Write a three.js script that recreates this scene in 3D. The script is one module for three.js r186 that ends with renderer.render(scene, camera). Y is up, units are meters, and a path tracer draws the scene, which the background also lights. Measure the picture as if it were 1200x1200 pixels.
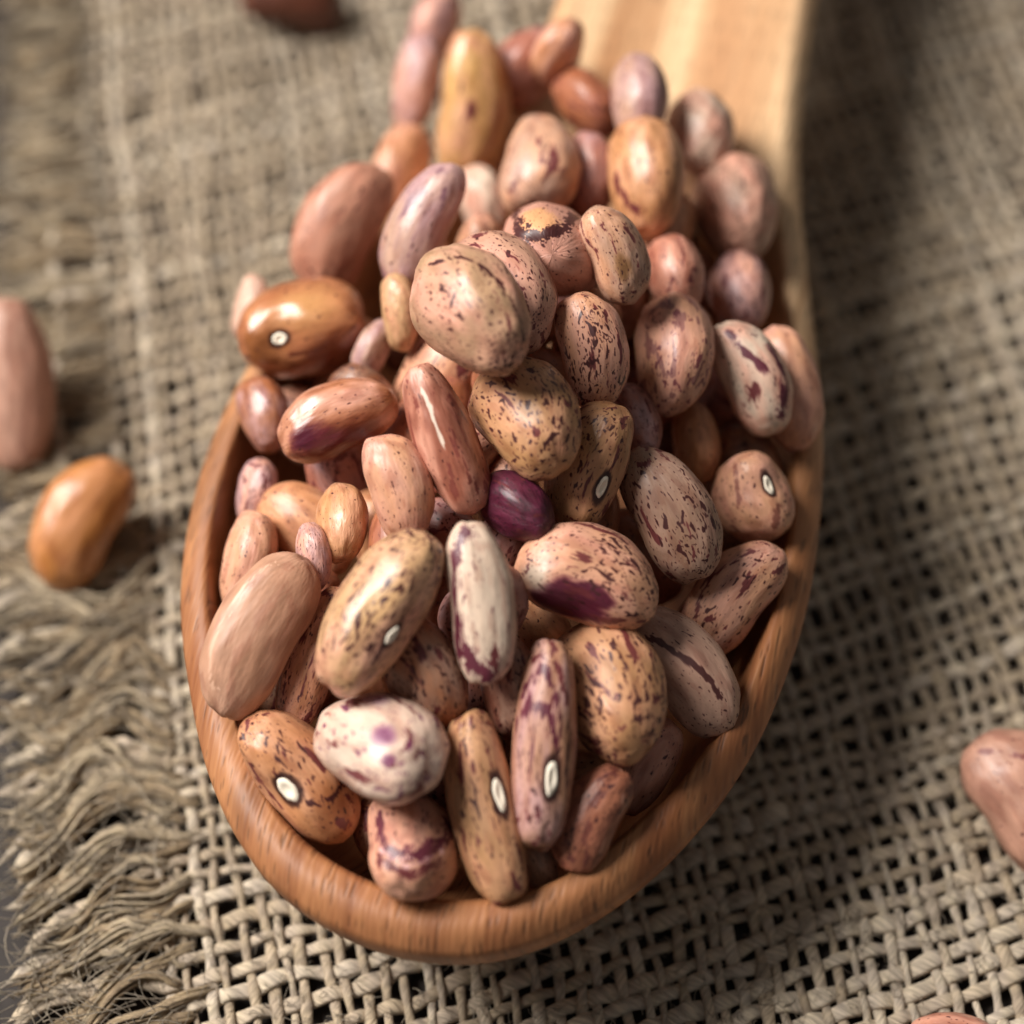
import * as THREE from 'three';
import { mergeGeometries } from 'three/addons/utils/BufferGeometryUtils.js';

// ------------------------------------------------------------------ camera, light, exposure
const scene = new THREE.Scene();
const MM = 0.001, ELEV = 55 * Math.PI / 180, DIST = 0.25, FOV = 25;
const camera = new THREE.PerspectiveCamera(FOV, 1, 0.01, 5);
const aim = new THREE.Vector3(0, 0.025, 0);
camera.position.set(0, aim.y + DIST * Math.sin(ELEV), DIST * Math.cos(ELEV));
camera.lookAt(aim);
camera.updateMatrixWorld(true);
camera.focus = 0.234;
camera.userData.fStop = 9.5;
scene.add(camera);

const renderer = new THREE.WebGLRenderer({ antialias: true });
renderer.toneMapping = THREE.LinearToneMapping;
renderer.toneMappingExposure = 1.0;
renderer.shadowMap.enabled = true;
renderer.shadowMap.type = THREE.PCFSoftShadowMap;
renderer.setSize(1024, 1024);

scene.background = new THREE.Color().setRGB(0.125, 0.121, 0.118);

function lamp(color, cd, from, to, radius, angle) {
  const l = new THREE.SpotLight(color, cd, 0, angle, 0.4, 2);
  l.name = 'studio_lamp';
  l.position.set(...from); l.target.position.set(...to);
  l.castShadow = true; l.shadow.radius = radius;
  l.shadow.mapSize.set(2048, 2048); l.shadow.camera.near = 0.1; l.shadow.camera.far = 3; l.shadow.bias = -0.0004;
  scene.add(l, l.target);
  return l;
}
lamp(new THREE.Color(1.0, 0.955, 0.90), 5.3, [-0.56, 0.66, -0.14], [0, 0, 0], 13.0, 0.5);

// ------------------------------------------------------------------ random numbers and noise
function rng(seed) {
  let s = seed >>> 0;
  return () => { s = (s + 0x6D2B79F5) >>> 0; let t = s; t = Math.imul(t ^ (t >>> 15), t | 1); t ^= t + Math.imul(t ^ (t >>> 7), t | 61); return ((t ^ (t >>> 14)) >>> 0) / 4294967296; };
}
const PERM = new Uint8Array(512);
{ const r = rng(77), p = [...Array(256).keys()]; for (let i = 255; i > 0; i--) { const j = Math.floor(r() * (i + 1)); [p[i], p[j]] = [p[j], p[i]]; } for (let i = 0; i < 512; i++) PERM[i] = p[i & 255]; }
const fade = (t) => t * t * t * (t * (t * 6 - 15) + 10);
function grad(h, x, y, z) { h &= 15; const u = h < 8 ? x : y, v = h < 4 ? y : h === 12 || h === 14 ? x : z; return ((h & 1) ? -u : u) + ((h & 2) ? -v : v); }
function noise(x, y, z) {
  const fx = Math.floor(x), fy = Math.floor(y), fz = Math.floor(z), X = fx & 255, Y = fy & 255, Z = fz & 255;
  x -= fx; y -= fy; z -= fz;
  const u = fade(x), v = fade(y), w = fade(z), A = PERM[X] + Y, AA = PERM[A] + Z, AB = PERM[A + 1] + Z, B = PERM[X + 1] + Y, BA = PERM[B] + Z, BB = PERM[B + 1] + Z;
  const L = (a, b, t) => a + (b - a) * t;
  return L(L(L(grad(PERM[AA], x, y, z), grad(PERM[BA], x - 1, y, z), u), L(grad(PERM[AB], x, y - 1, z), grad(PERM[BB], x - 1, y - 1, z), u), v),
    L(L(grad(PERM[AA + 1], x, y, z - 1), grad(PERM[BA + 1], x - 1, y, z - 1), u), L(grad(PERM[AB + 1], x, y - 1, z - 1), grad(PERM[BB + 1], x - 1, y - 1, z - 1), u), v), w);
}
const clamp = (x, a = 0, b = 1) => Math.min(b, Math.max(a, x));
const smooth = (a, b, x) => { const t = clamp((x - a) / (b - a)); return t * t * (3 - 2 * t); };
const mix = (a, b, t) => a + (b - a) * t;
const V = (x, y, z) => new THREE.Vector3(x, y, z);
function hex(c) { return [parseInt(c.slice(1, 3), 16), parseInt(c.slice(3, 5), 16), parseInt(c.slice(5, 7), 16)]; }

// ------------------------------------------------------------------ lens geometry: a pixel of the 1200 px photograph and a height give a place
const right = V(), upv = V(), back = V();
camera.matrixWorld.extractBasis(right, upv, back);
const HALF = Math.tan(FOV * Math.PI / 360);
function rayOf(px, py) {
  return V().copy(back).multiplyScalar(-1).addScaledVector(right, (px / 600 - 1) * HALF).addScaledVector(upv, (1 - py / 600) * HALF).normalize();
}
function at(px, py, y) { const d = rayOf(px, py); return V().copy(camera.position).addScaledVector(d, (y - camera.position.y) / d.y); }
const pxSize = (dist) => dist * HALF / 600;       // metres per photo pixel at that distance

// ------------------------------------------------------------------ naming
const used = {};
function numbered(n) { const k = used[n] ?? 0; used[n] = k + 1; return k ? `${n}_${String(k).padStart(3, '0')}` : n; }
function tag(o, label, category, group) { o.userData.label = label; o.userData.category = category; if (group) o.userData.group = group; return o; }
function mesh(name, geo, mat, parent) { const m = new THREE.Mesh(geo, mat); m.name = parent === scene ? numbered(name) : name; m.castShadow = m.receiveShadow = true; parent.add(m); return m; }
function partNames(root) { const c = {}; root.children.forEach((k) => { const n = k.name, i = c[n] ?? 0; c[n] = i + 1; if (i) k.name = `${n}_${String(i).padStart(3, '0')}`; }); }

// ------------------------------------------------------------------ textures
function tex(w, h, fn, srgb, repeat) {
  const d = new Uint8Array(w * h * 4), c = [0, 0, 0];
  for (let j = 0; j < h; j++) for (let i = 0; i < w; i++) { fn((i + 0.5) / w, (j + 0.5) / h, c); const k = (j * w + i) * 4; d[k] = clamp(c[0], 0, 255); d[k + 1] = clamp(c[1], 0, 255); d[k + 2] = clamp(c[2], 0, 255); d[k + 3] = 255; }
  const t = new THREE.DataTexture(d, w, h, THREE.RGBAFormat);
  t.wrapS = t.wrapT = repeat ? THREE.RepeatWrapping : THREE.ClampToEdgeWrapping;
  t.magFilter = THREE.LinearFilter; t.minFilter = THREE.LinearMipmapLinearFilter; t.generateMipmaps = true;
  if (srgb) t.colorSpace = THREE.SRGBColorSpace;
  t.needsUpdate = true;
  return t;
}
// wood of the spoon: u across the grain, v along it, both over 0.16 m x 0.32 m
const grain = (u, v) => {
  const x = u * 160, y = v * 320;                       // mm
  const wob = 2.2 * noise(x * 0.03, y * 0.012, 3.1) + 0.5 * noise(x * 0.2, y * 0.03, 8.2);
  const ring = 0.5 + 0.5 * Math.sin((x + wob) * 0.95 + 1.5 * noise(x * 0.12, y * 0.01, 5));
  const fine = noise(x * 3.4, y * 0.16, 1.7), finer = noise(x * 8, y * 0.5, 4.4), pores = smooth(0.34, 0.52, noise(x * 5.2, y * 0.28, 9.9));
  return { ring: Math.pow(ring, 2.2), fine, finer, pores, blotch: noise(x * 0.08, y * 0.05, 12) };
};
const woodMap = tex(1024, 1024, (u, v, c) => {
  const g = grain(u, v);
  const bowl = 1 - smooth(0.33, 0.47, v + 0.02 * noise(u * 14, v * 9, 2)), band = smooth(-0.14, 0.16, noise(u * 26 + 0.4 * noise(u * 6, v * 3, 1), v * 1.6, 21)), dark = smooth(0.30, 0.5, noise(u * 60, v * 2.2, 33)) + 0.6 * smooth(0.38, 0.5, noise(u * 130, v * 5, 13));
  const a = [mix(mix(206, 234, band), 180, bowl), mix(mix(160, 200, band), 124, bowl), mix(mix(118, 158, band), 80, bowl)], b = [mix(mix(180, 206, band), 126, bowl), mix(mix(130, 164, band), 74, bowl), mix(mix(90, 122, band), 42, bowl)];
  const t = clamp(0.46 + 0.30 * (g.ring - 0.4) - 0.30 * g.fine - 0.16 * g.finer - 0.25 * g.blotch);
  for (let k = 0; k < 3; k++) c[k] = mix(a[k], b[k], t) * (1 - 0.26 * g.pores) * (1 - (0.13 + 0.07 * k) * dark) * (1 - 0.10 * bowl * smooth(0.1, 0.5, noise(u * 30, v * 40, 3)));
}, true, true);
const woodBump = tex(1024, 1024, (u, v, c) => { const g = grain(u, v); c[0] = c[1] = c[2] = 150 + 50 * g.fine + 45 * g.finer - 90 * g.pores; }, false, true);

// jute: u along the yarn (12 mm), v round it
const juteMap = tex(512, 128, (u, v, c) => {
  const a = 2 * Math.PI * u, s = v + u * 3;
  const b = 2 * Math.PI * s, p = Math.cos(a) * 1.9, q = Math.sin(a) * 1.9;
  const n = noise(p + 3 * Math.cos(b), q + 3 * Math.sin(b), 2) * 0.8 + 0.6 * noise(p * 0.7 + 9 * Math.cos(b), q * 0.7 + 9 * Math.sin(b), 7), m = noise(p * 0.6, q * 0.6, 5 + v);
  const l = 1 + 0.30 * n + 0.14 * m;
  c[0] = 206 * l; c[1] = 201 * l; c[2] = 192 * l - 8 * m;
}, true, true);
const juteBump = tex(512, 128, (u, v, c) => {
  const a = 2 * Math.PI * u, b = 2 * Math.PI * (v + u * 3), p = Math.cos(a) * 1.9, q = Math.sin(a) * 1.9;
  c[0] = c[1] = c[2] = 128 + 95 * noise(p + 3.5 * Math.cos(b), q + 3.5 * Math.sin(b), 2) + 70 * noise(p + 9 * Math.cos(b), q + 9 * Math.sin(b), 7);
}, false, true);
const skinRough = tex(256, 256, (u, v, c) => {
  const a = 2 * Math.PI * u, p = Math.cos(a), q = Math.sin(a);
  c[0] = c[1] = c[2] = 205 + 70 * noise(p * 2.2, q * 2.2, v * 4 + 9) + 50 * noise(p * 7, q * 7, v * 9) + 60 * smooth(0.3, 0.5, noise(p * 15, q * 15, v * 22));
}, false, true);
const skinBump = tex(256, 256, (u, v, c) => {
  const a = 2 * Math.PI * u, p = Math.cos(a), q = Math.sin(a);
  c[0] = c[1] = c[2] = 128 + 60 * noise(p * 3, q * 3, v * 5) + 45 * noise(p * 9, q * 9, v * 10) + 28 * noise(p * 24, q * 24, v * 30);
}, false, true);

// ------------------------------------------------------------------ the setting: a dark table top
{
  const m = new THREE.MeshStandardMaterial({ roughness: 0.7, map: tex(512, 512, (u, v, c) => {
    const a = 2 * Math.PI * v, n = noise(Math.cos(a) * 1.5 + 20 * u, Math.sin(a) * 1.5, 1) + 0.5 * noise(u * 90, Math.cos(a) * 2, Math.sin(a) * 2);
    const l = 1 + 0.35 * n; c[0] = 48 * l; c[1] = 37 * l; c[2] = 30 * l;
  }, true, true) });
  const g = new THREE.BoxGeometry(1.2, 0.03, 1.2);
  const t = mesh('table_top', g, m, scene); t.position.set(0, -0.0154, 0);
  t.userData.kind = 'structure';
}

// ------------------------------------------------------------------ burlap cloth
const yarnMat = (r, g, b) => new THREE.MeshStandardMaterial({ color: new THREE.Color().setRGB(r, g, b), map: juteMap, bumpMap: juteBump, bumpScale: 0.00026, roughness: 0.95 });
const yarnMats = [yarnMat(0.82, 0.70, 0.57), yarnMat(0.70, 0.58, 0.45), yarnMat(0.92, 0.81, 0.68)];
const fringeMats = [yarnMat(0.70, 0.55, 0.38), yarnMat(0.82, 0.69, 0.52), yarnMat(0.56, 0.43, 0.29)];
// a tube along a list of points with an oval section (rw across, rh upright)
function tube(pts, rw, rh, radial = 8, u0 = 0, taper = 0) {
  const n = pts.length, pos = [], uv = [], idx = [], T = V(), S = V(), N = V(), UP = V(0, 1, 0); let len = u0;
  for (let i = 0; i < n; i++) {
    T.subVectors(pts[Math.min(n - 1, i + 1)], pts[Math.max(0, i - 1)]).normalize();
    S.crossVectors(T, UP); if (S.lengthSq() < 1e-6) S.set(1, 0, 0); S.normalize(); N.crossVectors(S, T);
    if (i) len += pts[i].distanceTo(pts[i - 1]);
    let e = 1; if (taper) { const f = Math.min(i, n - 1 - i) / (n - 1); e = Math.max(0.12, smooth(0, taper, f)); }
    const w = (typeof rw === 'function' ? rw(i / (n - 1)) : rw) * e, h = (typeof rh === 'function' ? rh(i / (n - 1)) : rh) * e;
    for (let k = 0; k <= radial; k++) {
      const a = 2 * Math.PI * k / radial;
      pos.push(pts[i].x + S.x * Math.cos(a) * w + N.x * Math.sin(a) * h, pts[i].y + S.y * Math.cos(a) * w + N.y * Math.sin(a) * h, pts[i].z + S.z * Math.cos(a) * w + N.z * Math.sin(a) * h);
      uv.push(len / 0.012, k / radial);
    }
  }
  const R = radial + 1;
  for (let i = 0; i < n - 1; i++) for (let k = 0; k < radial; k++) { const a = i * R + k, b = a + R; idx.push(a, a + 1, b, b, a + 1, b + 1); }
  for (const [base, flip] of [[0, 1], [(n - 1) * R, 0]]) for (let k = 1; k < radial - 1; k++) flip ? idx.push(base, base + k + 1, base + k) : idx.push(base, base + k, base + k + 1);
  const g = new THREE.BufferGeometry();
  g.setAttribute('position', new THREE.Float32BufferAttribute(pos, 3)); g.setAttribute('uv', new THREE.Float32BufferAttribute(uv, 2)); g.setIndex(idx); g.computeVertexNormals();
  // the seam shares its normal
  const nn = g.attributes.normal;
  for (let i = 0; i < n; i++) { const a = i * R, b = a + radial; const x = nn.getX(a) + nn.getX(b), y = nn.getY(a) + nn.getY(b), z = nn.getZ(a) + nn.getZ(b), l = Math.hypot(x, y, z) || 1; nn.setXYZ(a, x / l, y / l, z / l); nn.setXYZ(b, x / l, y / l, z / l); }
  return g;
}
const cloth = new THREE.Group(); cloth.name = 'burlap_cloth'; scene.add(cloth);
tag(cloth, 'coarse beige burlap cloth with a frayed left edge under the wooden spoon', 'burlap cloth');
const CLOTH_Y = 0.0012, CA = 1.95 * MM, RB = 2.95 * MM;
const edgeTop = at(92, 0, CLOTH_Y);
const D1 = V(Math.cos(0.36), 0, -Math.sin(0.36)), D2 = V(Math.sin(0.17), 0, Math.cos(0.17));
function weave(i, j) {                                  // a point of the weave: i columns to the right of the frayed edge, j rows down from the top of the photo
  const n1 = noise(i * 0.08, j * 0.09, 4.1), n2 = noise(i * 0.07, j * 0.08, 9.3), f1 = noise(i * 0.8, j * 0.3, 2.2), f2 = noise(i * 0.3, j * 0.8, 6.6);
  const p = V().copy(edgeTop).addScaledVector(D1, (i + 0.7 * n1 + 0.42 * f1) * CA / Math.cos(0.36)).addScaledVector(D2, (j * (1.24 - 0.0031 * j) + 0.8 * n2 + 0.34 * f2) * RB);
  p.y = CLOTH_Y;
  return p;
}
const J0 = -10, J1 = 70, I1 = 82, AMP = 0.30 * MM;
const fringeEnd = (j) => -(5.8 + 3.2 * smooth(4, 18, j));   // how far the fringe reaches left, in columns
{
  const r = rng(11), sub = 4;
  const swell = (ph, k) => (t) => Math.max(0.55, 1 + 0.36 * noise(t * 40, ph, 1) + 0.34 * noise(t * 110, ph, 4) + k * Math.max(0, noise(t * 17, ph, 9) - 0.32));
  for (let i = 0; i <= I1; i++) {                       // columns
    const pts = [], ji = 0.40 * (r() - 0.5), w0 = (0.43 + 0.24 * r()) * MM, sw = swell(r() * 50, 2.2);
    for (let k = J0 * sub; k <= J1 * sub; k++) { const j = k / sub, p = weave(i + ji, j); p.y += -AMP * Math.cos(Math.PI * (i + j)) + 0.16 * MM * noise(i * 0.7, j * 0.4, 8); pts.push(p); }
    mesh('yarn', tube(pts, (t) => w0 * sw(t), (t) => 0.37 * MM * (0.4 + 0.6 * sw(t)), 7, r()), yarnMats[Math.floor(r() * 3)], cloth);
  }
  for (let j = J0; j <= J1; j++) {                      // rows, which run on to the left as the fringe
    const pts = [], jj = 0.36 * (r() - 0.5), w0 = (0.58 + 0.34 * r()) * MM, reach = fringeEnd(j) * (1.0 - 0.14 * r()), a1 = r() * 9, gap = smooth(16, 34, j), sw = swell(r() * 50, 1.6);
    for (let k = Math.ceil(reach * sub); k <= I1 * sub; k++) {
      const i = k / sub, p = weave(i, j + jj), lo = smooth(0.2 + 1.6 * gap, -3, i);
      p.y += AMP * Math.cos(Math.PI * (i + j)) * (1 - 0.8 * lo) + 0.16 * MM * noise(i * 0.7, j * 0.4, 8) + lo * 0.8 * MM * (0.4 + noise(i * 0.4, a1, j));
      p.z += lo * RB * (0.5 + 0.9 * gap) * (1.5 * noise(i * 0.16, 3.3, j * 0.35) + 0.7 * noise(i * 0.36, a1, j * 3.3));
      pts.push(p);
    }
    mesh('yarn', tube(pts, (t) => w0 * sw(t), (t) => 0.37 * MM * (0.4 + 0.6 * sw(t)), 7, r(), 0.012), yarnMats[Math.floor(r() * 3)], cloth);
  }
  // loose strands of the fringe, each a bundle of fine fibres that has come untwisted
  const N = 116;
  for (let s = 0; s < N; s++) {
    const j = J0 + 4 + (J1 - J0 - 24) * s / N + 0.6 * r(), low = smooth(18, 36, j), i0 = 0.1 + low * 2.4 * r(), i1 = fringeEnd(j) * (0.72 + 0.26 * r()), lift = (0.3 + r() * 1.5) * MM, a1 = r() * 40, parts = [];
    const nf = 10 + Math.floor(r() * 7), spread = (0.6 + 0.75 * r()) * MM;
    for (let f = 0; f < nf; f++) {
      const pts = [], q = r() * 6.28, tw = 2 + 5 * r(), own = r() * 40, end = 0.82 + 0.2 * r();
      for (let k = 0; k <= 26; k++) {
        const u = k / 26, tt = u * end, i = mix(i0, i1, tt), p = weave(i, j + 0.35 * low * Math.sin(Math.PI * tt));
        const lo = smooth(0, 0.35, tt), sp = spread * (0.35 + 0.75 * tt);
        p.z += lo * RB * (0.7 + 1.3 * low) * (1.35 * noise(i * 0.17, 3.3, j * 0.26) + 0.85 * noise(tt * 2.0, a1, 1));
        p.y += 0.4 * MM + lift * Math.sin(Math.PI * Math.min(1, tt * 1.25)) * (0.6 + 0.7 * noise(tt * 3, a1, 7)) + sp * 0.8 * Math.sin(q + tw * tt);
        p.x += sp * 0.4 * Math.cos(q + tw * tt); p.z += sp * Math.cos(q + tw * tt) + 1.1 * MM * tt * tt * noise(tt * 3, own, a1);
        pts.push(p);
      }
      const rr = (0.13 + 0.17 * r()) * MM;
      parts.push(tube(pts, rr, rr, 5, r(), 0.06));
    }
    mesh('fringe_strand', mergeGeometries(parts), fringeMats[Math.floor(r() * 3)], cloth);
  }
  // two loose upright threads that slipped out of the frayed edge
  for (const [i, j0, j1] of [[-3.1, 12, 30], [-10.2, 44, 62]]) {
    const pts = [];
    for (let k = 0; k <= 80; k++) { const j = mix(j0, j1, k / 80), p = weave(i + 0.7 * noise(j * 0.16, i, 3), j); p.y += 1.0 * MM + 0.5 * MM * noise(j * 0.4, i, 1); pts.push(p); }
    mesh('fringe_strand', tube(pts, 0.7 * MM, 0.5 * MM, 8, 0, 0.04), yarnMats[2], cloth);
  }
  // fuzz: fine fibres that stand off the yarns, longest in the fringe
  const fz = [];
  for (let k = 0; k < 14000; k++) {
    const fr = k < 1500, j = mix(-4, 58, r()), i = fr ? mix(1.2, fringeEnd(j) * 0.9, r()) : r() * I1 * 0.9 - 1, p = weave(i, j), a = fr ? Math.PI + (r() - 0.5) * 1.9 : r() * 6.28, l = (fr ? 2 + 6 * r() : 0.7 + 2.3 * r() * r()) * MM, b = (r() - 0.5) * (fr ? 1.8 : 2.6), h = (0.3 + (fr ? 1.6 : 0.8) * r()) * MM, pts = [];
    const th = (fr ? 0.05 + 0.04 * r() : 0.03 + 0.03 * r()) * MM;
    for (let q = 0; q <= 5; q++) { const u = q / 5, aa = a + b * u; pts.push(V(p.x + Math.cos(aa) * l * u, CLOTH_Y + (fr ? 0.9 : 0.45) * MM + h * Math.sin(Math.PI * u * 0.8), p.z - Math.sin(aa) * l * u)); }
    fz.push(tube(pts, th, th, 3, r()));
  }
  const f = mesh('fuzz', mergeGeometries(fz), yarnMats[2], cloth); f.userData.kind = 'stuff';
  partNames(cloth);
}

// ------------------------------------------------------------------ wooden spoon
const RIM_Y = 0.0265, IN_DEPTH = 0.019, OUT_DEPTH = 0.0235;
const outlinePx = [[1010, -260], [975, -120], [958, -10], [945, 80], [938, 150], [939, 225], [948, 310], [960, 410], [967, 510], [963, 600], [950, 690], [926, 772], [885, 866], [827, 948], [748, 1026], [656, 1082], [575, 1107], [498, 1108], [414, 1086], [336, 1040], [284, 982], [242, 895], [220, 800], [209, 700], [215, 620], [232, 545], [258, 475], [296, 405], [352, 335], [430, 262], [520, 185], [596, 105], [640, 35], [662, -20], [690, -110], [725, -260]];
const outline = new THREE.CatmullRomCurve3(outlinePx.map(([x, y]) => at(x, y, RIM_Y)), false, 'centripetal').getSpacedPoints(520);
const bowlC = at(588, 690, RIM_Y), handleC = at(868, -260, RIM_Y);
const axis = V().subVectors(handleC, bowlC).setY(0), axLen = axis.length(); axis.normalize();
const axSide = V(-axis.z, 0, axis.x);
const along = (p) => (p.x - bowlC.x) * axis.x + (p.z - bowlC.z) * axis.z;      // m from the bowl's centre towards the handle
const across = (p) => (p.x - bowlC.x) * axSide.x + (p.z - bowlC.z) * axSide.z;
const spineEnd = axLen - 0.004;
const spineOf = (p) => V().copy(bowlC).addScaledVector(axis, clamp(along(p), 0, spineEnd));
const bowlBack = along(at(770, 230, RIM_Y));
const rimW = (a) => mix(0.0036, 0.0050, smooth(-0.006, -0.036, a));
const bowlness = (a) => 1 - smooth(bowlBack - 0.016, bowlBack + 0.010, a);
const rise = (a) => 0.0035 * smooth(bowlBack - 0.02, bowlBack + 0.06, a);
function topY(d, D, a) {                                // height of the upper side, d inwards from the edge
  const k = bowlness(a), e = clamp((d - rimW(a)) / Math.max(0.001, D - rimW(a)));
  const bowl = -IN_DEPTH * k * Math.pow(1 - Math.pow(1 - e, 3.4), 0.6) - 0.0012 * (1 - k) * smooth(0, 1, e);
  const crown = -0.0021 * Math.pow(1 - clamp(d / 0.0028), 2) + (d < rimW(a) ? 0.0002 * Math.sin(Math.PI * d / rimW(a)) : 0);
  return RIM_Y + rise(a) + crown + bowl;
}
function botY(d, D, a) {
  const k = bowlness(a), e = clamp(d / D);
  const deep = mix(0.0085, OUT_DEPTH, k), f = mix(Math.pow(1 - Math.pow(1 - clamp(d / 0.007), 2.4), 0.5), Math.pow(1 - Math.pow(1 - e, 2.2), 0.62), k);
  return RIM_Y + rise(a) - 0.0021 - 0.0009 - (deep - 0.0030) * f;
}
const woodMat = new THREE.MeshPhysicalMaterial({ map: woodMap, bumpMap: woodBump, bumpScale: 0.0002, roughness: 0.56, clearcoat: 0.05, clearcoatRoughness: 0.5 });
{
  const ds = [0, 0.0003, 0.0007, 0.0012, 0.0018, 0.0025, 0.0032, 0.0038, 0.0043, 0.005, 0.006];
  const fr = []; for (let k = 1; k <= 22; k++) fr.push(k / 22);
  const pos = [], uv = [], idx = [], M = outline.length;
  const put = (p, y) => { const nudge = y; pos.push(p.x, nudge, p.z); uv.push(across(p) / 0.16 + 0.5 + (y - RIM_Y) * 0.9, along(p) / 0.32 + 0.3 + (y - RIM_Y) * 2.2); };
  const rings = (fn) => {
    const start = pos.length / 3, cols = ds.length + fr.length;
    for (let m = 0; m < M; m++) {
      const P = outline[m], S = spineOf(P), D = Math.hypot(P.x - S.x, P.z - S.z), a0 = along(P);
      for (let c = 0; c < cols; c++) {
        const d = c < ds.length ? ds[c] : 0.006 + (D - 0.006) * fr[c - ds.length], q = V().lerpVectors(P, S, d / D);
        put(q, fn(d, D, along(q)));
      }
    }
    return [start, cols];
  };
  const [s0, cols] = rings(topY), [s1] = rings(botY);
  for (let m = 0; m < M - 1; m++) {
    for (let c = 0; c < cols - 1; c++) {
      let a = s0 + m * cols + c, b = a + cols; idx.push(a, a + 1, b, b, a + 1, b + 1);
      a = s1 + m * cols + c; b = a + cols; idx.push(a, b, a + 1, b, b + 1, a + 1);
    }
    const a = s0 + m * cols, b = a + cols, c = s1 + m * cols, d = c + cols; idx.push(a, b, c, b, d, c);
  }
  const g = new THREE.BufferGeometry();
  g.setAttribute('position', new THREE.Float32BufferAttribute(pos, 3)); g.setAttribute('uv', new THREE.Float32BufferAttribute(uv, 2)); g.setIndex(idx); g.computeVertexNormals();
  const s = mesh('wooden_spoon', g, woodMat, scene);
  tag(s, 'big light brown wooden spoon with broad handle, heaped with speckled beans, on burlap', 'wooden spoon');
}
// the upper side on a grid, for resting beans on it
const GX = -0.06, GZ = -0.09, GN = 160, GS = 0.001, gridTop = new Float32Array(GN * GN).fill(-1), gridIn = new Float32Array(GN * GN);
for (let j = 0; j < GN; j++) for (let i = 0; i < GN; i++) {
  const p = V(GX + i * GS, 0, GZ + j * GS); let inside = false, best = 1;
  for (let m = 0, n = outline.length - 1; m < outline.length; n = m++) {
    const A = outline[m], B = outline[n];
    if ((A.z > p.z) !== (B.z > p.z) && p.x < (B.x - A.x) * (p.z - A.z) / (B.z - A.z) + A.x) inside = !inside;
    best = Math.min(best, Math.hypot(A.x - p.x, A.z - p.z));
  }
  gridIn[j * GN + i] = inside ? best : -best;
  if (inside) { const S = spineOf(p), D = best + Math.hypot(p.x - S.x, p.z - S.z); gridTop[j * GN + i] = topY(best, D, along(p)); }
}
const cell = (p) => { const i = Math.round((p.x - GX) / GS), j = Math.round((p.z - GZ) / GS); return i < 0 || j < 0 || i >= GN || j >= GN ? -1 : j * GN + i; };
const floorAt = (p) => { const k = cell(p); return k < 0 || gridTop[k] < 0 ? CLOTH_Y : gridTop[k]; };
const rimDist = (p) => { const k = cell(p); return k < 0 ? -1 : gridIn[k]; };
const heapC = at(575, 555, RIM_Y);
function heapY(p) {                                     // the surface that the centres of the top beans follow
  const d = rimDist(p), dx = p.x - heapC.x, dz = p.z - heapC.z;
  const f = smooth(0.000, 0.030, d);
  return RIM_Y - 0.0005 - 0.0035 * smooth(0.004, 0.026, dz) + (0.0195 + 0.0015 * smooth(0, 0.03, dz)) * f;
}

// ------------------------------------------------------------------ beans
const SPOON = 'speckled beans heaped in the wooden spoon', LOOSE = 'loose beans scattered on the burlap';
const C = { tan: '#cd9775', pink: '#d59d87', brown: '#a0623f', orange: '#c0845a', mauve: '#b48d8c', white: '#dcc4ae', grey: '#b6917d', purple: '#521a2a', red: '#a26550', spot: '#3a1718', wine: '#5f2629' };
const hilumMat = new THREE.MeshStandardMaterial({ color: new THREE.Color().setRGB(0.90, 0.80, 0.65), roughness: 0.7 });
const solids = [];                                      // { c, R (columns X, Y, Z), h: [L, W, T] } of every bean placed

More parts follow.
